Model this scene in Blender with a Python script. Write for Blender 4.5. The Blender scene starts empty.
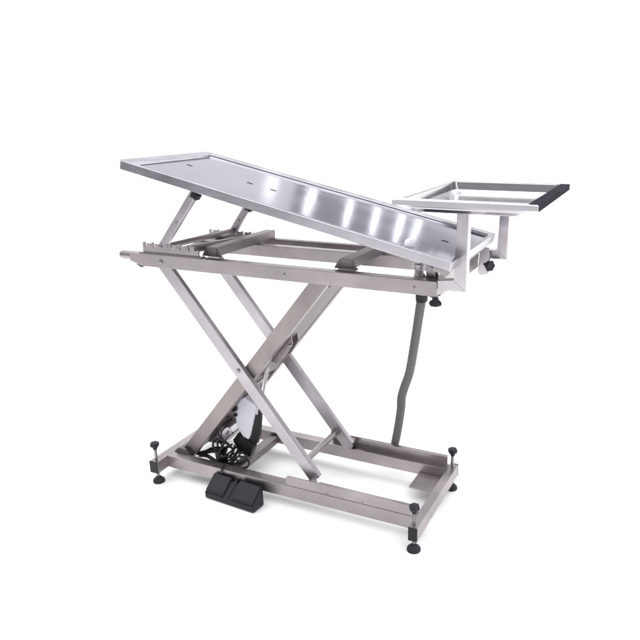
import bpy, bmesh, math, random
from mathutils import Vector, Matrix
random.seed(4)
S = bpy.context.scene
COL = S.collection
PI = math.pi

# ------------------------------------------------------------------ helpers
def link(name, bm, mats, parent=None, smooth=30):
    me = bpy.data.meshes.new(name)
    bmesh.ops.recalc_face_normals(bm, faces=bm.faces)
    bm.to_mesh(me); bm.free()
    if not isinstance(mats, (list, tuple)): mats = [mats]
    for m in mats: me.materials.append(m)
    if smooth:
        for p in me.polygons: p.use_smooth = True
        me.set_sharp_from_angle(angle=math.radians(smooth))
    o = bpy.data.objects.new(name, me); COL.objects.link(o)
    if parent: o.parent = parent
    if smooth:
        wn = o.modifiers.new('weighted', 'WEIGHTED_NORMAL'); wn.keep_sharp = True; wn.weight = 60
    return o

def thing(name, label, cat, loc=(0, 0, 0), group=None):
    o = bpy.data.objects.new(name, None); COL.objects.link(o)
    o.location = loc; o['label'] = label; o['category'] = cat
    o.empty_display_size = .05
    if group: o['group'] = group
    return o

def addbox(bm, x0, x1, y0, y1, z0, z1, bev=.0022, seg=2, mi=0):
    vs = [bm.verts.new((x, y, z)) for x in (x0, x1) for y in (y0, y1) for z in (z0, z1)]
    fs = [(0, 1, 3, 2), (4, 6, 7, 5), (0, 4, 5, 1), (2, 3, 7, 6), (0, 2, 6, 4), (1, 5, 7, 3)]
    F = [bm.faces.new([vs[i] for i in f]) for f in fs]
    for f in F: f.material_index = mi
    if bev: 
        es = list({e for f in F for e in f.edges})
        bmesh.ops.bevel(bm, geom=es, offset=bev, segments=seg, profile=.6, affect='EDGES', material=-1)
    return vs

def prism(bm, pts, y0, y1, bev=.0015, seg=2, mi=0, frame=None):
    """outline pts (x, z) extruded along y; frame maps (x, y, z) to world"""
    fr = frame or (lambda x, y, z: (x, y, z))
    a = [bm.verts.new(fr(p[0], y0, p[1])) for p in pts]
    b = [bm.verts.new(fr(p[0], y1, p[1])) for p in pts]
    n = len(pts); F = [bm.faces.new(a), bm.faces.new(b[::-1])]
    for i in range(n):
        F.append(bm.faces.new([a[i], b[i], b[(i + 1) % n], a[(i + 1) % n]]))
    for f in F: f.material_index = mi
    if bev:
        es = list({e for f in F for e in f.edges})
        bmesh.ops.bevel(bm, geom=es, offset=bev, segments=seg, profile=.6, affect='EDGES', material=-1)

def beam(bm, p0, p1, w, t, up=(0, 1, 0), bev=.003, seg=2):
    """rectangular tube from p0 to p1; t along 'up', w across"""
    p0, p1 = Vector(p0), Vector(p1); d = (p1 - p0).normalized()
    u = Vector(up); u = (u - d * u.dot(d)).normalized(); s = d.cross(u)
    L = (p1 - p0).length
    prism(bm, [(0, -w / 2), (L, -w / 2), (L, w / 2), (0, w / 2)], -t / 2, t / 2, bev, seg,
          frame=lambda x, y, z: p0 + d * x + u * y + s * z)

def cyl(bm, p0, p1, r, r2=None, n=20, cap=True):
    p0, p1 = Vector(p0), Vector(p1); d = (p1 - p0).normalized(); r2 = r if r2 is None else r2
    a = Vector((0, 0, 1)) if abs(d.z) < .9 else Vector((1, 0, 0))
    u = d.cross(a).normalized(); v = d.cross(u)
    R = []
    for p, q in ((p0, r), (p1, r2)):
        R.append([bm.verts.new(p + (u * math.cos(2 * PI * k / n) + v * math.sin(2 * PI * k / n)) * q) for k in range(n)])
    for k in range(n):
        bm.faces.new([R[0][k], R[0][(k + 1) % n], R[1][(k + 1) % n], R[1][k]])
    if cap: bm.faces.new(R[0]); bm.faces.new(R[1][::-1])

def lathe(bm, prof, o=(0, 0, 0), ax=(0, 0, 1), n=32, lobes=0, amp=0):
    """prof: (r, h) along axis"""
    o = Vector(o); d = Vector(ax).normalized()
    a = Vector((0, 0, 1)) if abs(d.z) < .9 else Vector((0, 1, 0))
    u = d.cross(a).normalized(); v = d.cross(u); R = []
    for r, h in prof:
        ring = []
        for k in range(n):
            t = 2 * PI * k / n; rr = r * (1 + amp * math.cos(lobes * t)) if lobes and r > .009 else r
            ring.append(bm.verts.new(o + d * h + (u * math.cos(t) + v * math.sin(t)) * rr))
        R.append(ring)
    for i in range(len(R) - 1):
        for k in range(n):
            bm.faces.new([R[i][k], R[i][(k + 1) % n], R[i + 1][(k + 1) % n], R[i + 1][k]])
    bm.faces.new(R[0]); bm.faces.new(R[-1][::-1])

def smoothpath(P, sub=8):
    P = [Vector(p) for p in P]; out = []
    for i in range(len(P) - 1):
        a = P[max(i - 1, 0)]; b = P[i]; c = P[i + 1]; e = P[min(i + 2, len(P) - 1)]
        for k in range(sub):
            t = k / sub
            out.append(.5 * ((2 * b) + (c - a) * t + (2 * a - 5 * b + 4 * c - e) * t * t + (3 * b - a - 3 * c + e) * t ** 3))
    out.append(P[-1]); return out

def tube(bm, P, r, sub=8, n=12, flat=1.0):
    Q = smoothpath(P, sub) if sub > 1 else [Vector(p) for p in P]
    u = None; rings = []
    for i, p in enumerate(Q):
        d = (Q[min(i + 1, len(Q) - 1)] - Q[max(i - 1, 0)]).normalized()
        if u is None: u = d.orthogonal().normalized()
        u = (u - d * u.dot(d)).normalized(); v = d.cross(u)
        rr = r(i / (len(Q) - 1)) if callable(r) else r
        rings.append([bm.verts.new(p + u * math.cos(2 * PI * k / n) * rr + v * math.sin(2 * PI * k / n) * rr * flat) for k in range(n)])
    for i in range(len(rings) - 1):
        for k in range(n):
            bm.faces.new([rings[i][k], rings[i][(k + 1) % n], rings[i + 1][(k + 1) % n], rings[i + 1][k]])
    bm.faces.new(rings[0]); bm.faces.new(rings[-1][::-1])

B = bmesh.new
def dup(o, parent, loc=None):
    c = o.copy(); COL.objects.link(c); c.parent = parent
    if loc is not None: c.location = loc
    for ch in list(o.children):
        g = ch.copy(); COL.objects.link(g); g.parent = c
    return c

# ------------------------------------------------------------------ materials
def mat(name):
    m = bpy.data.materials.new(name); m.use_nodes = True
    nt = m.node_tree; return m, nt, nt.nodes['Principled BSDF']

def steel(name, col, rough, brush=(4, 200, 200), bump=.05, aniso=0., var=.15, tang=None, dirt=.0, rvar=.08):
    """stainless steel: fine brushed streaks in roughness and bump, slow handling smudges in colour"""
    m, nt, p = mat(name); N = nt.nodes; L = nt.links
    tc = N.new('ShaderNodeTexCoord'); mp = N.new('ShaderNodeMapping'); mp.inputs['Scale'].default_value = brush
    L.new(tc.outputs['Object'], mp.inputs['Vector'])
    n1 = N.new('ShaderNodeTexNoise'); n1.inputs['Scale'].default_value = 1; n1.inputs['Detail'].default_value = 3
    L.new(mp.outputs[0], n1.inputs['Vector'])
    n2 = N.new('ShaderNodeTexNoise'); n2.inputs['Scale'].default_value = 7; n2.inputs['Detail'].default_value = 4
    L.new(tc.outputs['Object'], n2.inputs['Vector'])
    r = N.new('ShaderNodeMapRange'); r.inputs['To Min'].default_value = rough - rvar; r.inputs['To Max'].default_value = rough + rvar
    L.new(n1.outputs['Fac'], r.inputs['Value'])
    r2 = N.new('ShaderNodeMath'); r2.operation = 'MULTIPLY_ADD'; r2.inputs[1].default_value = .12; 
    L.new(n2.outputs['Fac'], r2.inputs[0]); L.new(r.outputs[0], r2.inputs[2])
    r3 = N.new('ShaderNodeMath'); r3.operation = 'SUBTRACT'; r3.inputs[1].default_value = .06; L.new(r2.outputs[0], r3.inputs[0])
    L.new(r3.outputs[0], p.inputs['Roughness'])
    cr = N.new('ShaderNodeMapRange'); cr.inputs['From Min'].default_value = .3; cr.inputs['From Max'].default_value = .7
    cr.inputs['To Min'].default_value = 1 - var; cr.inputs['To Max'].default_value = 1 + var
    L.new(n2.outputs['Fac'], cr.inputs['Value'])
    mx = N.new('ShaderNodeVectorMath'); mx.operation = 'SCALE'; mx.inputs[0].default_value = col
    L.new(cr.outputs[0], mx.inputs['Scale']); L.new(mx.outputs[0], p.inputs['Base Color'])
    p.inputs['Metallic'].default_value = 1; p.inputs['Anisotropic'].default_value = aniso
    b = N.new('ShaderNodeBump'); b.inputs['Strength'].default_value = bump; b.inputs['Distance'].default_value = .001
    L.new(n1.outputs['Fac'], b.inputs['Height']); L.new(b.outputs[0], p.inputs['Normal'])
    return m

def plastic(name, col, rough=.45, spec=.5, bump=.1, scale=300):
    m, nt, p = mat(name); N = nt.nodes; L = nt.links
    p.inputs['Base Color'].default_value = (*col, 1)
    p.inputs['Specular IOR Level'].default_value = spec
    tc = N.new('ShaderNodeTexCoord'); n = N.new('ShaderNodeTexNoise'); n.inputs['Scale'].default_value = scale
    L.new(tc.outputs['Object'], n.inputs['Vector'])
    b = N.new('ShaderNodeBump'); b.inputs['Strength'].default_value = bump; b.inputs['Distance'].default_value = .0006
    L.new(n.outputs['Fac'], b.inputs['Height']); L.new(b.outputs[0], p.inputs['Normal'])
    n2 = N.new('ShaderNodeTexNoise'); n2.inputs['Scale'].default_value = 14
    L.new(tc.outputs['Object'], n2.inputs['Vector'])
    r = N.new('ShaderNodeMapRange'); r.inputs['To Min'].default_value = rough - .12; r.inputs['To Max'].default_value = rough + .12
    L.new(n2.outputs['Fac'], r.inputs['Value']); L.new(r.outputs[0], p.inputs['Roughness'])
    return m

FR = (.365, .33, .338)
M_frame = steel('satin_steel_lengthwise', FR, .36, (5, 260, 260), .06)
M_cross = steel('satin_steel_crosswise', FR, .36, (260, 5, 260), .06)
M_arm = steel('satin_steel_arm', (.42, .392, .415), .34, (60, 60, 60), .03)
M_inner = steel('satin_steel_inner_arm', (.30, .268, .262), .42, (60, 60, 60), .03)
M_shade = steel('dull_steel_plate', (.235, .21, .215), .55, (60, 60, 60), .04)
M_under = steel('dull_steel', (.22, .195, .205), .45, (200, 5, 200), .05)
M_top = steel('brushed_steel_tabletop', (.50, .50, .56), .13, (3, 320, 3), .02, aniso=0., var=.03, rvar=.02)
M_rim = steel('brushed_steel_rim', (.475, .455, .49), .23, (4, 300, 300), .04)
M_lip = steel('satin_steel_lip', (.60, .575, .60), .36, (3, 160, 160), .02, var=.03)
M_tray = steel('polished_steel_tray', (.55, .545, .55), .15, (3, 160, 160), .02, var=.03, rvar=.03)
M_tube = steel('satin_steel_tube', (.56, .53, .555), .33, (200, 200, 5), .04)
M_bolt = steel('bolt_steel', (.30, .28, .29), .3, (90, 90, 90), .03)
M_black = plastic('black_plastic', (.009, .009, .011), .42, .32)
M_rubber = plastic('black_rubber', (.017, .0155, .022), .58, .35)
M_reflection = plastic('dark_reflection', (.010, .010, .018), .75, .08)  # colour of the dark reflection painted on the tray rim
M_white = plastic('light_grey_plastic', (.74, .74, .80), .35, .5, .05)
M_dome = plastic('white_plastic', (.94, .95, .96), .25, .5, .02)
M_dark = plastic('slot_shade', (.02, .02, .024), .7, .2)
def hose_mat():
    m, nt, p = mat('grey_ribbed_hose'); N = nt.nodes; L = nt.links
    p.inputs['Base Color'].default_value = (.125, .12, .125, 1); p.inputs['Roughness'].default_value = .5
    return m
M_hose = hose_mat()
def white_sheet():
    m, nt, p = mat('white_studio_paper'); N = nt.nodes; L = nt.links
    p.inputs['Base Color'].default_value = (.93, .93, .93, 1); p.inputs['Roughness'].default_value = .9
    p.inputs['Specular IOR Level'].default_value = .1
    tc = N.new('ShaderNodeTexCoord'); n = N.new('ShaderNodeTexNoise'); n.inputs['Scale'].default_value = 40
    L.new(tc.outputs['Object'], n.inputs['Vector'])
    b = N.new('ShaderNodeBump'); b.inputs['Strength'].default_value = .05; b.inputs['Distance'].default_value = .001
    L.new(n.outputs['Fac'], b.inputs['Height']); L.new(b.outputs[0], p.inputs['Normal'])
    return m
M_sheet = white_sheet()

# ------------------------------------------------------------------ setting: one seamless white sheet, floor sweeping up into a wall
bm = B()
cx0, cy0, R0 = 1.2, -.5, 8.6
ang = [math.radians(a) for a in range(-25, 206, 3)]
prof = [(R0 - 1.2, 0.0)] + [(R0 - 1.2 + 1.2 * math.sin(t), 1.2 - 1.2 * math.cos(t)) for t in [k * PI / 20 for k in range(1, 11)]] + [(R0, 3.15)]
rows = []
for r, z in prof:
    rows.append([bm.verts.new((cx0 + r * math.cos(a), cy0 + r * math.sin(a), z)) for a in ang])
for i in range(len(rows) - 1):
    for k in range(len(ang) - 1):
        bm.faces.new([rows[i][k], rows[i][k + 1], rows[i + 1][k + 1], rows[i + 1][k]])
front = [bm.verts.new((cx0 + (R0 - 1.2) * math.cos(math.radians(a)), cy0 + (R0 - 1.2) * math.sin(math.radians(a)), 0)) for a in range(208, 333, 4)]
bm.faces.new(rows[0] + front)
bd = link('floor', bm, M_sheet, smooth=60); bd['kind'] = 'structure'

# ------------------------------------------------------------------ the lift table
T = thing('lift_table', 'stainless steel scissor lift veterinary table with its top tilted up at the left end', 'examination table')

W = .4155; ZB, ZT = .0526, .1052
# cross beams of the base (protrude in front, black end caps)
def cross_beam(x, h0=.02, h1=.02):
    bm = B(); addbox(bm, x - h0, x + h1, -.062, W + .008, ZB, ZT, .003)
    o = link('cross_beam', bm, M_cross, T)
    for y0, y1 in ((-.0665, -.0624), (W + .0084, W + .0125)):
        b2 = B(); addbox(b2, x - h0 - .0005, x + h1 + .0005, y0, y1, ZB - .0005, ZT + .0005, .0015)
        link('end_cap', b2, M_black, o)
    return o
cross_beam(0.0); cross_beam(1.15, .014, .019)
# side rails with roller guides
for y0, y1, gy in ((0, .045, .0035), (W - .045, W, W - .0075)):
    bm = B(); addbox(bm, .0205, 1.1355, y0, y1, ZB, ZT, .003)
    sr = link('side_rail', bm, M_frame, T)
    bm = B()
    prism(bm, [(.603, ZT + .001), (1.128, ZT + .001), (1.128, .147), (.612, .147), (.603, .138)], gy - .0025, gy + .0025, .001)
    # narrow lip turned inwards along the top
    s = 1 if gy < .1 else -1
    ya, yb = (gy + .003, gy + .012) if s > 0 else (gy - .012, gy - .003)
    addbox(bm, .745, 1.127, ya - .0015, yb, .1425, .1462, .0008)
    link('roller_guide', bm, M_frame, sr)
    if gy < .1:
        for x in (.78, .93):
            b2 = B(); cyl(b2, (x, gy - .0028, .112), (x, gy - .0045, .112), .004, n=12)
            link('rivet', b2, M_bolt, sr)
# weld beads where the rails meet the cross beams
for x, y in ((.0205, -.0008), (1.1355, -.0008), (.0205, W - .0458), (1.1355, W - .0458)):
    bm = B(); tube(bm, [(x + .0006 * (-1) ** k, y, ZB + .004 + k * .0046) for k in range(10)], lambda t: .0020 + .0006 * math.sin(t * 56), 4, 8)
    link('weld_bead', bm, M_bolt, T)
# mid member and corner plate
bm = B(); addbox(bm, .300, .345, .0455, W - .0455, .058, .09, .003); link('actuator_cross_member', bm, M_under, T)
bm = B(); prism(bm, [(0, 0), (0, 1), (1, 1), (1, 0)], 0, 1, 0,
                frame=lambda x, y, z: (1.022 + x * (.107 - .012 * z) + 0 * y, .245 + .124 * z + (-.012) * x * (1 - z), .062 + .004 * y))
link('corner_plate', bm, M_cross, T)
# hinge lugs at the left end of the rails
for y0 in (.046, W - .052):
    bm = B(); prism(bm, [(.022, ZB + .004), (.10, ZB + .004), (.10, ZT), (.082, .128), (.045, .128), (.022, ZT)], y0, y0 + .006, .001)
    link('hinge_lug', bm, M_under, T)

# levelling feet
def foot(x, y, dk=0):
    e = bpy.data.objects.new('levelling_foot', None)
    bm = B(); cyl(bm, (0, 0, .012), (0, 0, .168 - dk), .0052, n=16)
    for k in range(28):                                   # thread
        z = .022 + k * .0048
        if ZB - .004 < z < ZT + .004 or z > .156 - dk: continue
        cyl(bm, (0, 0, z), (0, 0, z + .0022), .0062, n=16)
    cyl(bm, (0, 0, ZB - .009), (0, 0, ZB - .001), .0115, n=6)
    rod = link('levelling_foot', bm, M_bolt, T); rod.location = (x, y, 0)
    bm = B(); lathe(bm, [(.022, 0), (.0248, .002), (.0248, .009), (.022, .014), (.013, .022), (.009, .027)], n=36)
    link('foot_pad', bm, M_rubber, rod)
    bm = B(); lathe(bm, [(.007, .152), (.009, .156), (.010, .162), (.0160, .168), (.0178, .172), (.0178, .180), (.0155, .185), (.009, .187)], (0, 0, -dk), n=48, lobes=6, amp=.10)
    link('star_knob', bm, M_rubber, rod)
    bpy.data.objects.remove(e)
    return rod
f0 = foot(0, -.044)
for x, y in ((1.15, -.044), (1.15, .402)): dup(f0, T, (x, y, 0))
foot(0, .402, .036)                                   # wound further down

# scissor arms ------------------------------------------------------
A0 = Vector((.068, 0, .932)); A1 = Vector((.712, 0, .133))     # outer, falls to the right
I0 = Vector((.069, 0, .090)); I1 = Vector((.752, 0, .925))     # inner, rises to the right
def arm(nm, p, q, y0, y1, w, m):
    bm = B(); ym = (y0 + y1) / 2
    beam(bm, p + Vector((0, ym, 0)), q + Vector((0, ym, 0)), w, y1 - y0, bev=.0035, seg=3)
    return link(nm, bm, m, T)
of = arm('scissor_arm', A0, A1, .040, .064, .050, M_arm)
ob = arm('scissor_arm', A0, A1, .336, .360, .050, M_arm)
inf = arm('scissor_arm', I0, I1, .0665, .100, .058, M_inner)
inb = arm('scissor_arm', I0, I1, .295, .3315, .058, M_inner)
def online(a, b, t): return a + (b - a) * t
cpt = Vector((.391, 0, .537))
for par, y, s in ((of, .040, -1), (ob, .336, -1)):
    for P_, r in ((cpt, .0075),):
        bm = B(); lathe(bm, [(r * 1.25, 0), (r * 1.25, .0015), (r, .0018), (r, .0045), (r * .7, .006)], (P_.x, y, P_.z), (0, s, 0), n=18)
        link('pivot_bolt', bm, M_bolt, par)
# cross plate between the inner arms, box section where the piston pushes
dI = (I1 - I0).normalized(); nI = Vector((dI.z, 0, -dI.x))   # points down-right
def iplate(nm, t0, t1, off, th, m, y0=.1005, y1=.2945):
    bm = B(); a = online(I0, I1, t0) + nI * off; b = online(I0, I1, t1) + nI * off
    beam(bm, a + Vector((0, (y0 + y1) / 2, 0)), b + Vector((0, (y0 + y1) / 2, 0)), th, y1 - y0, bev=.002)
    return link(nm, bm, m, T)
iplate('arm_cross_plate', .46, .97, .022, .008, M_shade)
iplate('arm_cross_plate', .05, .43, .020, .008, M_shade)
# clevis bracket for the piston
pp = Vector((.462, 0, .585))
for y in (.135, .182):
    bm = B(); c0 = online(I0, I1, .645) + nI * .0265
    prism(bm, [(-.075, 0), (.075, 0), (.055, .022), (-.01, .030), (-.06, .024)], y, y + .005, .001,
          frame=lambda x, yy, z, c0=c0: c0 + dI * x + nI * z + Vector((0, yy, 0)))
    pb = link('piston_bracket', bm, M_inner, T)
bm = B(); c0 = online(I0, I1, .685) + nI * .045; lathe(bm, [(.008, 0), (.008, .003), (.005, .006)], (c0.x, .135, c0.z), (0, -1, 0), n=14)
link('pivot_bolt', bm, M_bolt, T)
bm = B(); cyl(bm, (pp.x, .134, pp.z), (pp.x, .188, pp.z), .007, n=16); link('clevis_pin', bm, M_bolt, T)

# tie bar near the foot of the outer arms
bm = B(); cyl(bm, (.655, .0645, .188), (.655, .3355, .188), .0125, n=24)
tb = link('tie_bar', bm, M_frame, T)
for y, h in ((.3235, .012), (.0645, .010)):
    bm = B(); lathe(bm, [(.018, 0), (.018, h)], (.655, y, .188), (0, 1, 0)); link('tie_bar_collar', bm, M_frame, tb)
# rollers running inside the guides
for y0, y1 in ((.0095, .0395), (.3605, .4050)):
    bm = B(); cyl(bm, (.706, y0, .1265), (.706, y1, .1265), .0165, n=28); link('roller', bm, M_frame, T)

# actuator -----------------------------------------------------------
bm = B(); P0 = Vector((.372, .2, .375))
lowp = Vector((.345, .160, .150))
hp = Vector((pp.x, .160, pp.z)); d = (hp - lowp).normalized()
bm = B(); cyl(bm, hp - d * .30, hp + d * .008, .0105, n=24)
act = link('linear_actuator', bm, M_tube, T)
bm = B(); cyl(bm, lowp + d * .16, hp - d * .215, .0155, n=24); link('cylinder_tube', bm, M_arm, act)
bm = B()
def HF(x, y, z): return (x, y, z)
prism(bm, [(.290, .228), (.314, .190), (.342, .180), (.352, .200), (.392, .335), (.386, .352), (.338, .376), (.296, .350), (.280, .300)], .140, .180, .007, 4)
link('motor_housing', bm, M_white, act, smooth=50)
bm = B()
prism(bm, [(.335, .165), (.354, .150), (.378, .165), (.392, .205), (.408, .318), (.402, .345), (.394, .338), (.355, .200), (.345, .178)], .146, .168, .003, 3)
link('gear_cover', bm, M_black, act, smooth=50)
bm = B()
prism(bm, [(.285, .110), (.345, .098), (.366, .15), (.345, .176), (.315, .186), (.290, .20), (.262, .165)], .138, .172, .006, 3)
link('gear_housing', bm, M_black, act, smooth=50)
for q_, o_ in (([(.010, 0), (.013, .003), (.013, .012), (.008, .016)], (.292, .139, .318)), ([(.006, 0), (.008, .002), (.007, .009)], (.292, .139, .288))):
    bm = B(); lathe(bm, q_, o_, (-.2, -1, .1), n=20); link('cable_socket', bm, M_black, act, smooth=50)
# control box hung between the inner arms
bm = B()
prism(bm, [(.085, .122), (.215, .134), (.262, .190), (.255, .225), (.205, .222), (.12, .165)], .135, .23, .008, 3)
link('control_box', bm, M_rim, T)

# upper lift frame ----------------------------------------------------
ZU0, ZU1 = .914, .964
bm = B(); prism(bm, [(-.030, ZU0), (1.183, ZU0), (1.183, ZU1), (-.075, ZU1), (-.085, .958), (-.085, .932)], .036, .076, .003, 3)
tr = link('top_rail', bm, M_frame, T)
bm = B()
lathe(bm, [(.0085, 0), (.0145, .003), (.0165, .009), (.0168, .075)], (-.1455, .056, .9485), (1, 0, 0), n=28)
link('handle', bm, M_frame, tr)
bm = B(); prism(bm, [(-.030, ZU0 - .001), (-.052, ZU0 + .0075), (-.054, ZU0 + .004), (-.034, ZU0 - .005), (-.028, ZU0 - .005)], .0375, .0745, .0008)
link('end_cap', bm, M_black, tr)
for x, r in ((.071, .0075), (1.105, .004), (.62, .004)):
    bm = B(); lathe(bm, [(r * 1.2, 0), (r * 1.2, .0012), (r, .0015), (r, .0035), (r * .6, .0045)], (x, .036, .9385), (0, -1, 0), n=16)
    link('bolt', bm, M_bolt, tr)
bm = B(); addbox(bm, -.03, 1.15, .362, .398, ZU0, ZU1 - .001, .003)
link('top_rail', bm, M_frame, T)
bm = B(); addbox(bm, -.0, 1.178, .478, .512, .934, .966, .003); link('top_rail', bm, M_under, T)
bm = B(); addbox(bm, 1.151, 1.1825, .0765, .54, .906, .962, .003); link('end_rail', bm, M_cross, T)
bm = B(); addbox(bm, .0, .035, .0765, .477, .920, .955, .003); link('end_rail', bm, M_under, T)
# bearers across the lift frame
for x0, x1 in ((.256, .300), (.818, .862)):
    bm = B(); addbox(bm, x0, x1, .085, .505, ZU1 + .001, 1.001, .002)
    o = link('bearer', bm, M_under, T)
    b2 = B(); prism(b2, [(x0 - .026, ZU1 + .001), (x0 - .001, ZU1 + .001), (x0 - .001, .997), (x0 - .006, .997)], .086, .092, .0008)
    link('gusset', b2, M_under, o)
    b2 = B(); prism(b2, [(x1 + .001, ZU1 + .001), (x1 + .018, ZU1 + .001), (x1 + .004, .997), (x1 + .001, .997)], .086, .092, .0008)
    link('gusset', b2, M_under, o)

# ratchet racks -------------------------------------------------------
def rack(xa, n, y, z0, hz):
    pts = [(xa - .012, z0), (xa + n * .0415 + .006, z0)]
    top = []
    for k in range(n):
        x = xa + k * .0415
        top += [(x - .008, z0 + hz), (x - .001, z0 + hz), (x, z0 + hz * .5), (x + .004, z0 + hz * .40), (x + .008, z0 + hz * .5),
                (x + .007, z0 + hz * .9), (x + .0125, z0 + hz * .86), (x + .029, z0 + hz * .86), (x + .030, z0 + hz * .5)]
    top = [(xa - .012, z0 + hz * .8)] + top + [(xa + n * .0415 + .006, z0 + hz * .5)]
    bm = B(); prism(bm, pts + top[::-1], y, y + .007, 0)
    addbox(bm, xa - .03, xa + n * .0415 + .02, y - .008, y + .022, z0 - .004, z0 - .0002, .001)
    return link('ratchet_rack', bm, M_frame, T)
rack(-.012, 6, .050, ZU1 + .0045, .040)
rack(.000, 6, .458, ZU1 + .0045, .026)
# support struts and their foot bar
def strut(p, q, w=.032, t=.02):
    p, q = Vector(p), Vector(q); bm = B(); beam(bm, p, q, w, t, up=(0, 1, 0), bev=.004, seg=3)
    o = link('support_strut', bm, M_arm, T)
    dd = (q - p).normalized()
    for s_, r in ((.03, .006), (.5, .004), (.94, .005)):
        c = p.lerp(q, s_); b2 = B(); lathe(b2, [(r * 1.2, 0), (r, .001), (r, .0035), (r * .6, .0045)], (c.x, p.y - t / 2, c.z), (0, -1, 0), n=16)
        link('bolt', b2, M_bolt, o)
    b3 = B(); beam(b3, p + dd * (.93 * (q - p).length) + Vector((.012, 0, 0)), q + dd * .004 + Vector((.012, 0, 0)), .03, t + .006, bev=.003)
    link('hinge', b3, M_black, o)
    return o
strut((.060, .062, .986), (.240, .062, 1.200))
strut((.118, .458, .992), (.196, .458, 1.094))
bm = B(); cyl(bm, (.064, .073, .990), (.122, .449, .996), .0115, n=20)
fb = link('strut_foot_bar', bm, M_under, T)
bm = B(); beam(bm, (.125, .09, .985), (.235, .38, .990), .028, .008, up=(0, 0, 1)); link('release_bar', bm, M_under, T)

# tabletop: folded pan, tilted ----------------------------------------
TT = .2146; cT, sT = math.cos(TT), math.sin(TT)
def tf(w, y, h):  # w from the low (right) edge up the slope, h out of the plane
    return (1.2576 - w * cT + h * sT, y, 1.0509 + w * sT + h * cT)
LT, Y0, Y1, TH = 1.2838, -.054, .473, .0330
def ring(w0, w1, y0, y1, h, c):
    # chamfered corners at the raised end, small at the low end
    c2 = .004
    return [(w0 + c2, y0, h), (w1 - c, y0, h), (w1, y0 + c * .7, h), (w1, y1 - c * .7, h), (w1 - c, y1, h), (w0 + c2, y1, h), (w0, y1 - c2, h), (w0, y0 + c2, h)]
bm = B()
loops = [ring(.006, LT - .006, Y0 + .006, Y1 - .006, -TH, .012),
         ring(0.0, LT, Y0, Y1, -TH + .003, .014),
         ring(0.0, LT, Y0, Y1, -.0013, .014),
         ring(.0006, LT - .0006, Y0 + .0006, Y1 - .0006, -.0003, .0137),
         ring(.0016, LT - .0016, Y0 + .0016, Y1 - .0016, 0, .0133),
         ring(.012, LT - .052, Y0 + .016, Y1 - .046, 0, .004),
         ring(.013, LT - .053, Y0 + .017, Y1 - .047, -.0010, .004),
         ring(.0145, LT - .0545, Y0 + .0185, Y1 - .0485, -.0075, .004),
         ring(.016, LT - .056, Y0 + .020, Y1 - .050, -.0085, .004)]
V = [[bm.verts.new(tf(*p)) for p in l] for l in loops]
for i in range(len(V) - 1):
    for k in range(8):
        f = bm.faces.new([V[i][k], V[i][(k + 1) % 8], V[i + 1][(k + 1) % 8], V[i + 1][k]])
bm.faces.new(V[0])
tt = link('tabletop', bm, M_rim, T, smooth=25)
bm = B()
inn = ring(.0165, LT - .0565, Y0 + .0205, Y1 - .0505, -.0082, .004)
bm.faces.new([bm.verts.new(tf(*p)) for p in inn])
low = [bm.verts.new(tf(p[0], p[1], -.010)) for p in inn]
bm.faces.new(low[::-1])
bm.verts.ensure_lookup_table()
for k in range(8): bm.faces.new([bm.verts[k], bm.verts[(k + 1) % 8], low[(k + 1) % 8], low[k]])
link('table_panel', bm, M_top, tt, smooth=20)
for w in (1.154, .878, .776, .102):
    bm = B(); n = 20
    o = []
    for k in range(n):
        a = 2 * PI * k / n; o.append((w + .0085 * (1 if math.cos(a) > 0 else -1) + .0045 * math.cos(a), .19 + .0052 * math.sin(a)))
    v1 = [bm.verts.new(tf(a, b, -.0076)) for a, b in o]; v0 = [bm.verts.new(tf(a, b, -.0081)) for a, b in o]
    bm.faces.new(v1)
    for k in range(n): bm.faces.new([v0[k], v0[(k + 1) % n], v1[(k + 1) % n], v1[k]])
    link('slot_shade_plate', bm, M_dark, tt)  # dark raised plates, shade inside the slots put in as colour
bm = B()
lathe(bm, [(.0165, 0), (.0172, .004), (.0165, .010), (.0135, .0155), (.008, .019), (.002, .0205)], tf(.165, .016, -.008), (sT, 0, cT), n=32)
link('white_dome', bm, M_dome, tt, smooth=60)  # small white dome on the panel near the low end
# underside channel and low-end apron
for y0, y1 in ((.06, .10), (.35, .39)):
    bm = B(); vs = [[(.06, -TH - .001), (1.05, -TH - .001), (1.04, -TH - .022), (.07, -TH - .022)]][0]
    prism(bm, vs, y0, y1, .001, frame=lambda w, y, h: tf(w, y, h))
    link('underside_channel', bm, M_under, tt)
bm = B()
prism(bm, [(.006, -TH - .001), (.075, -TH - .001), (.075, -.066), (.026, -.070)], .02, .455, .002, frame=lambda w, y, h: tf(w, y, h))
link('apron', bm, M_cross, tt)
# pivot brackets carrying the low end
for y in (.085, .47):
    bm = B(); addbox(bm, 1.128, 1.158, y, y + .006, ZU1 - .03, 1.012, .001); addbox(bm, 1.128, 1.158, y + .034, y + .040, ZU1 - .03, 1.012, .001)
    cyl(bm, (1.143, y - .006, .992), (1.143, y + .046, .992), .009, n=20)
    link('pivot_bracket', bm, M_bolt, T)
bm = B(); lathe(bm, [(.016, 0), (.016, .02), (.022, .024), (.022, .04), (.015, .044), (.015, .07)], (1.088, .13, .955), (0, 0, 1), n=28)
link('drain_outlet', bm, M_tube, T)

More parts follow.
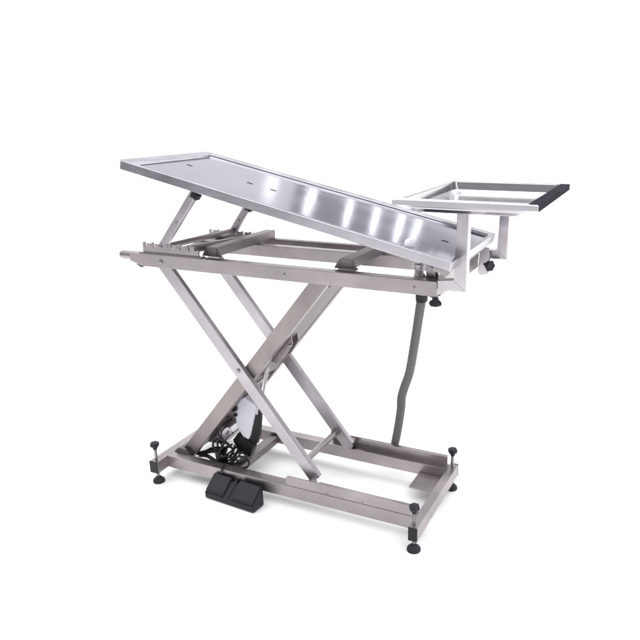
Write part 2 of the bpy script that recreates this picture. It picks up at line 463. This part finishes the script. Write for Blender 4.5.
# drain hose -----------------------------------------------------------
path = smoothpath([(1.088, .13, .958), (1.084, .17, .93), (1.070, .22, .89), (1.058, .25, .851), (1.041, .272, .772), (1.017, .294, .645), (.991, .317, .524), (.961, .339, .443),
                   (.942, .361, .388), (.932, .383, .333), (.913, .406, .242), (.894, .428, .167), (.876, .45, .105), (.872, .455, .07)], 72)
bm = B()
tube(bm, path, lambda t: .0173 + .0006 * math.sin(t * 2 * PI * 170), sub=1, n=20)
hz = link('drain_hose', bm, M_hose, T, smooth=80)
bm = B(); tube(bm, [(1.0585, .247, .864), (1.0575, .250, .850), (1.056, .254, .836)], .0225, 4, 24); link('hose_collar', bm, M_black, hz)

# tray bracket ----------------------------------------------------------
def ubr(y0, zt, xv0, xv1, xh0):
    bm = B(); y1 = y0 + .034
    prism(bm, [(xh0, .9385), (xv1, .9385), (xv1, zt), (xv0, zt), (xv0, .9705), (xh0, .9705)], y0, y1, .0025, 3)
    o = link('tray_bracket', bm, M_tube, T)
    b2 = B(); a = [(xv0 + .0005, .9700), (xv1 - .0005, .9395)]     # weld seam of the mitre
    tube(b2, [(a[0][0], y0 - .0002, a[0][1]), (a[1][0], y0 - .0002, a[1][1])], .0008, 2, 6)
    link('weld_seam', b2, M_bolt, o); return o
u1 = ubr(.034, 1.188, 1.2395, 1.2765, 1.1845)
u2 = ubr(.553, 1.2185, 1.2500, 1.2860, 1.184)
def knob(o, ax, par):
    bm = B(); lathe(bm, [(.005, 0), (.005, .016), (.010, .017), (.011, .024), (.018, .029), (.020, .033), (.020, .039), (.016, .043)], o, ax, n=36, lobes=6, amp=.09)
    k = link('clamp_knob', bm, M_rubber, par)
bm = B(); lathe(bm, [(.021, 0), (.019, -.003), (.010, -.008), (.006, -.009)], (1.166, .056, ZU0), (0, 0, 1), n=20)
link('clamp_boss', bm, M_tube, u1)
knob((1.172, .056, ZU0 + .008), (0, 0, -1), u1)
bm = B(); prism(bm, [(1.184, .888), (1.194, .876), (1.226, .884), (1.232, .918), (1.222, .985), (1.188, .985)], .526, .545, .003)
link('clamp_plate', bm, M_tube, u2)
knob((1.209, .5255, .922), (.75, -.65, 0), u2)
bm = B(); addbox(bm, 1.184, 1.2, .5455, .552, .93, .975, .001); link('clamp_spacer', bm, M_bolt, u2)

# ------------------------------------------------------------------ instrument tray (rests on the two bracket uprights)
TR = thing('instrument_tray', 'shallow polished steel instrument tray with a dark reflection painted on its right edge, standing on two uprights', 'tray', (1.28, .21, 1.194))
ox = Vector((-1.28, -.21, -1.194))
def tl(x, y, z): return Vector((x, y, z)) + ox
X0, X1, YA, YB, ZR = 1.066, 1.497, -.064, .500, 1.2305
def rr(x0, x1, y0, y1, z, r, n=5):
    out = []
    for cx_, cy_, a0 in ((x1 - r, y0 + r, -90), (x1 - r, y1 - r, 0), (x0 + r, y1 - r, 90), (x0 + r, y0 + r, 180)):
        for k in range(n + 1):
            a = math.radians(a0 + 90 * k / n); out.append((cx_ + r * math.cos(a), cy_ + r * math.sin(a), z))
    return out
bm = B()
# outer skin up from the base, over the folded rim, down inside
L_ = [rr(X0 + .055, X1 - .06, YA + .046, YB - .046, 1.1885, .02), rr(X0 + .032, X1 - .037, YA + .028, YB - .028, 1.206, .018), rr(X0 + .025, X1 - .03, YA + .020, YB - .02, 1.2185, .012),
      rr(X0 + .004, X1 - .004, YA + .004, YB - .004, 1.2185, .003), rr(X0 + .004, X1 - .004, YA + .004, YB - .004, 1.2125, .003), rr(X0, X1, YA, YB, 1.2125, .003), rr(X0, X1, YA, YB, ZR - .003, .003),
      rr(X0 + .003, X1 - .003, YA + .003, YB - .003, ZR, .003), rr(X0 + .026, X1 - .03, YA + .022, YB - .022, ZR, .012),
      rr(X0 + .029, X1 - .033, YA + .025, YB - .025, ZR - .002, .014), rr(X0 + .036, X1 - .040, YA + .032, YB - .032, 1.200, .018), rr(X0 + .046, X1 - .050, YA + .042, YB - .042, 1.1915, .02)]
V = [[bm.verts.new(tl(*p)) for p in l] for l in L_]; n = len(V[0])
for i in range(len(V) - 1):
    for k in range(n): bm.faces.new([V[i][k], V[i][(k + 1) % n], V[i + 1][(k + 1) % n], V[i + 1][k]])
bm.faces.new(V[0][::-1]); bm.faces.new(V[-1])
bm.faces.ensure_lookup_table()
for i, f in enumerate(bm.faces): f.material_index = 1 if i < 8 * n or i == len(bm.faces) - 2 else 0
link('tray_pan', bm, [M_tray, M_lip], TR, smooth=35)
bm = B()
x0_, x1_ = X1 - .030, X1 + .0015
prism(bm, [(x0_ - 1.28, .0368), (x1_ - 1.28, .0368), (x1_ - 1.28, .0170), (x1_ - .003 - 1.28, .0170), (x1_ - .003 - 1.28, .0335), (x0_ - 1.28, .0368 - .001)], YA - .21 + .002, YB - .21 - .002, .0005)
link('reflection_strip', bm, M_reflection, TR)  # dark strip painting a reflection along the right rim

# ------------------------------------------------------------------ twin foot pedal
PD = thing('foot_pedal', 'black plastic twin foot pedal leaning against the front base rail', 'foot pedal', (.378, -.055, 0))
PD.scale = (1.05, 1.06, 1.08)
PD.rotation_euler = (0, 0, math.radians(-4))
bm = B()
# side profile in (y, z), extruded along x
def xprism(bm, pts, x0, x1, bev, seg=3):
    prism(bm, pts, x0, x1, bev, seg, frame=lambda a, x, z: (x, a, z))
xprism(bm, [(-.022, 0.003), (-.022, .027), (.030, .066), (.044, .066), (.044, .003)], -.112, .122, .006)
body = link('housing', bm, M_rubber, PD, smooth=40)
for x0, x1 in ((-.107, -.022), (.020, .116)):
    bm = B(); xprism(bm, [(-.021, .029), (-.017, .040), (.034, .080), (.042, .079), (.042, .064), (.030, .0665), (-.020, .0285)], x0, x1, .003)
    link('pedal_pad', bm, M_rubber, PD, smooth=40)
bm = B(); xprism(bm, [(-.020, .028), (-.016, .036), (.036, .074), (.043, .073), (.043, .06), (.030, .0665)], -.006, .005, .002)
link('divider', bm, M_rubber, PD)

# ------------------------------------------------------------------ cables
def loop(c, r, ax, turns, k=14, pitch=.006, sq=1.0, ph=0):
    c = Vector(c); ax = Vector(ax).normalized(); u = ax.orthogonal().normalized(); v = ax.cross(u); out = []
    for i in range(int(turns * k) + 1):
        t = 2 * PI * i / k + ph; rr_ = r * (1 + .10 * math.sin(i * .9 + r * 90))
        out.append(c + u * math.cos(t) * rr_ + v * math.sin(t) * rr_ * sq + ax * (pitch * i / k))
    return out
CB = thing('power_cable', 'loosely bundled black power and control cables lying in loops beside the white motor', 'cable', (.27, .11, .06))
off = Vector((-.27, -.11, -.06))
def cab(nm, pts, r, flat=1.0, m=M_black):
    bm = B(); tube(bm, [Vector(p) + off for p in pts], r, 6, 10, flat); return link(nm, bm, m, CB, smooth=60)
cab('control_lead', [(.268, .125, .285), (.235, .10, .262), (.222, .09, .225), (.245, .09, .19), (.27, .10, .165), (.255, .11, .14)], .0035)
cab('control_lead', [(.262, .125, .245), (.245, .09, .22), (.262, .08, .185), (.285, .09, .16)], .003)
cab('cable_coil', loop((.262, .075, .092), .034, (.35, -.9, .35), 4.2, sq=.75, pitch=.006), .0042)
cab('cable_coil', loop((.250, .10, .120), .030, (.6, -.6, .5), 3.0, sq=.8, pitch=.007), .0042)
cab('cable_coil', loop((.345, .075, .112), .034, (.25, -.9, -.1), 2.1, sq=.95, pitch=.006), .0028)
cab('cable_coil', loop((.225, .095, .160), .024, (.1, -.9, .4), 2.2, sq=.9, pitch=.006), .0028)
cab('flat_bundle', [(.045, .105, .072), (.09, .10, .082), (.14, .10, .098), (.18, .10, .118), (.215, .10, .125), (.25, .10, .122)], lambda t: .006 + .013 * t, .6)
cab('flat_bundle', [(.11, .10, .076), (.155, .095, .086), (.20, .09, .075), (.235, .085, .078), (.27, .08, .09)], .008, .7)
cab('power_lead', [(.27, .07, .085), (.285, .045, .095), (.297, .02, .1095), (.302, -.003, .104), (.305, -.012, .085)], .0035)
cab('power_lead', [(.262, .08, .10), (.22, .12, .13), (.19, .14, .15), (.18, .14, .13), (.21, .11, .10), (.25, .08, .085)], .004)
for k in range(8):
    q0 = Vector((.268 + .010 * k, .128, .150 - .004 * k)); q3 = Vector((.225 + .012 * k, .085, .085 + random.uniform(-.008, .012)))
    q1 = q0.lerp(q3, .35) + Vector((random.uniform(-.03, .03), -.012, random.uniform(-.01, .012)))
    q2 = q0.lerp(q3, .7) + Vector((random.uniform(-.035, .02), -.01, random.uniform(-.012, .004)))
    cab('power_lead', [q0, q1, q2, q3, q3 + Vector((-.022, .004, -.008))], .0042)
cab('strap', [(.215, .088, .128), (.228, .074, .108), (.240, .072, .086), (.252, .084, .070)], .009, .35)

# ------------------------------------------------------------------ light
w = bpy.data.worlds.new('World'); S.world = w; w.use_nodes = True
bg = w.node_tree.nodes['Background']; bg.inputs[0].default_value = (.93, .94, 1.0, 1); bg.inputs[1].default_value = .42
def area(nm, loc, tgt, sx, sy, power, col=(1, 1, 1), rz=0):
    l = bpy.data.lights.new(nm, 'AREA'); l.shape = 'RECTANGLE'; l.size = sx; l.size_y = sy; l.energy = power; l.color = col
    o = bpy.data.objects.new(nm, l); COL.objects.link(o); o.location = loc
    dd = (Vector(tgt) - Vector(loc)).normalized()
    o.rotation_euler = dd.to_track_quat('-Z', 'Y').to_euler()
    return o
def rad(L, sx, sy): return L * PI * sx * sy            # watts for radiance L
area('overhead_fill', (1.2, .3, 6.5), (1.2, .3, 0), 12, 12, rad(2.95, 12, 12))  # added lamp overhead, keeps the floor sheet white
for a_ in (75, 105, 135, 165):                       # added lamps that wash the background sheet white
    a_ = math.radians(a_); ca, sa = math.cos(a_), math.sin(a_)
    area('background_fill', (1.2 + 5.2 * ca, -.5 + 5.2 * sa, 4.6), (1.2 + 8.4 * ca, -.5 + 8.4 * sa, 1.2), 3.0, .8, rad(3.2, 3.0, .8))
tubes = [((-2.52, 6.04), (-2.11, 5.09), 1.3, .16), ((-2.05, 6.37), (-1.65, 5.3), 8, .05), ((-1.65, 6.76), (-1.22, 5.65), 9, .035),
         ((-1.33, 7.02), (-.92, 5.88), 10, .035), ((-1.03, 7.31), (-.66, 6.1), 10, .035), ((-.8, 7.55), (-.49, 6.19), 9, .03)]
for a, b, Lr, wd in tubes:
    a = Vector((*a, 3.2)); b = Vector((*b, 3.2)); c = (a + b) / 2; dd = (b - a)
    l = bpy.data.lights.new('ceiling_tube', 'AREA'); l.shape = 'RECTANGLE'; l.size = wd; l.size_y = dd.length * .9
    l.energy = rad(Lr, wd, dd.length); l.color = (.95, .97, 1)
    o = bpy.data.objects.new('ceiling_tube', l); COL.objects.link(o); o.location = c
    o.rotation_euler = (0, 0, math.atan2(dd.y, dd.x) - PI / 2)
area('tabletop_fill', (-4.75, 6.45, 4.1), (.4, .2, 1.25), 4.4, 1.9, rad(.54, 4.4, 1.9), (.98, .97, 1))  # added softbox with no known source, brightens the tabletop's raised end

# ------------------------------------------------------------------ camera
yaw, pit, rol, F, PX, PY = .4429, .3360, -.0143, 664.2497, 353.9873, 342.8566
fw = Vector((-math.sin(yaw), math.cos(yaw), 0)); rt = Vector((math.cos(yaw), math.sin(yaw), 0)); up = Vector((0, 0, 1))
f2 = fw * math.cos(pit) - up * math.sin(pit); uu = up * math.cos(pit) + fw * math.sin(pit)
r3 = rt * math.cos(rol) + uu * math.sin(rol); u3 = uu * math.cos(rol) - rt * math.sin(rol)
cd = bpy.data.cameras.new('camera'); cam = bpy.data.objects.new('camera', cd); COL.objects.link(cam)
m = Matrix((r3, u3, -f2)).transposed().to_4x4(); m.translation = (1.8190, -1.9251, 1.4777); cam.matrix_world = m
cd.sensor_width = 36; cd.lens = F / 640 * 36; cd.shift_x = -(PX - 320) / 640; cd.shift_y = (PY - 320) / 640
cd.clip_start = .05; cd.clip_end = 100
S.camera = cam
S.view_settings.view_transform = 'Standard'; S.view_settings.look = 'None'
S.view_settings.exposure = 0; S.view_settings.gamma = 1
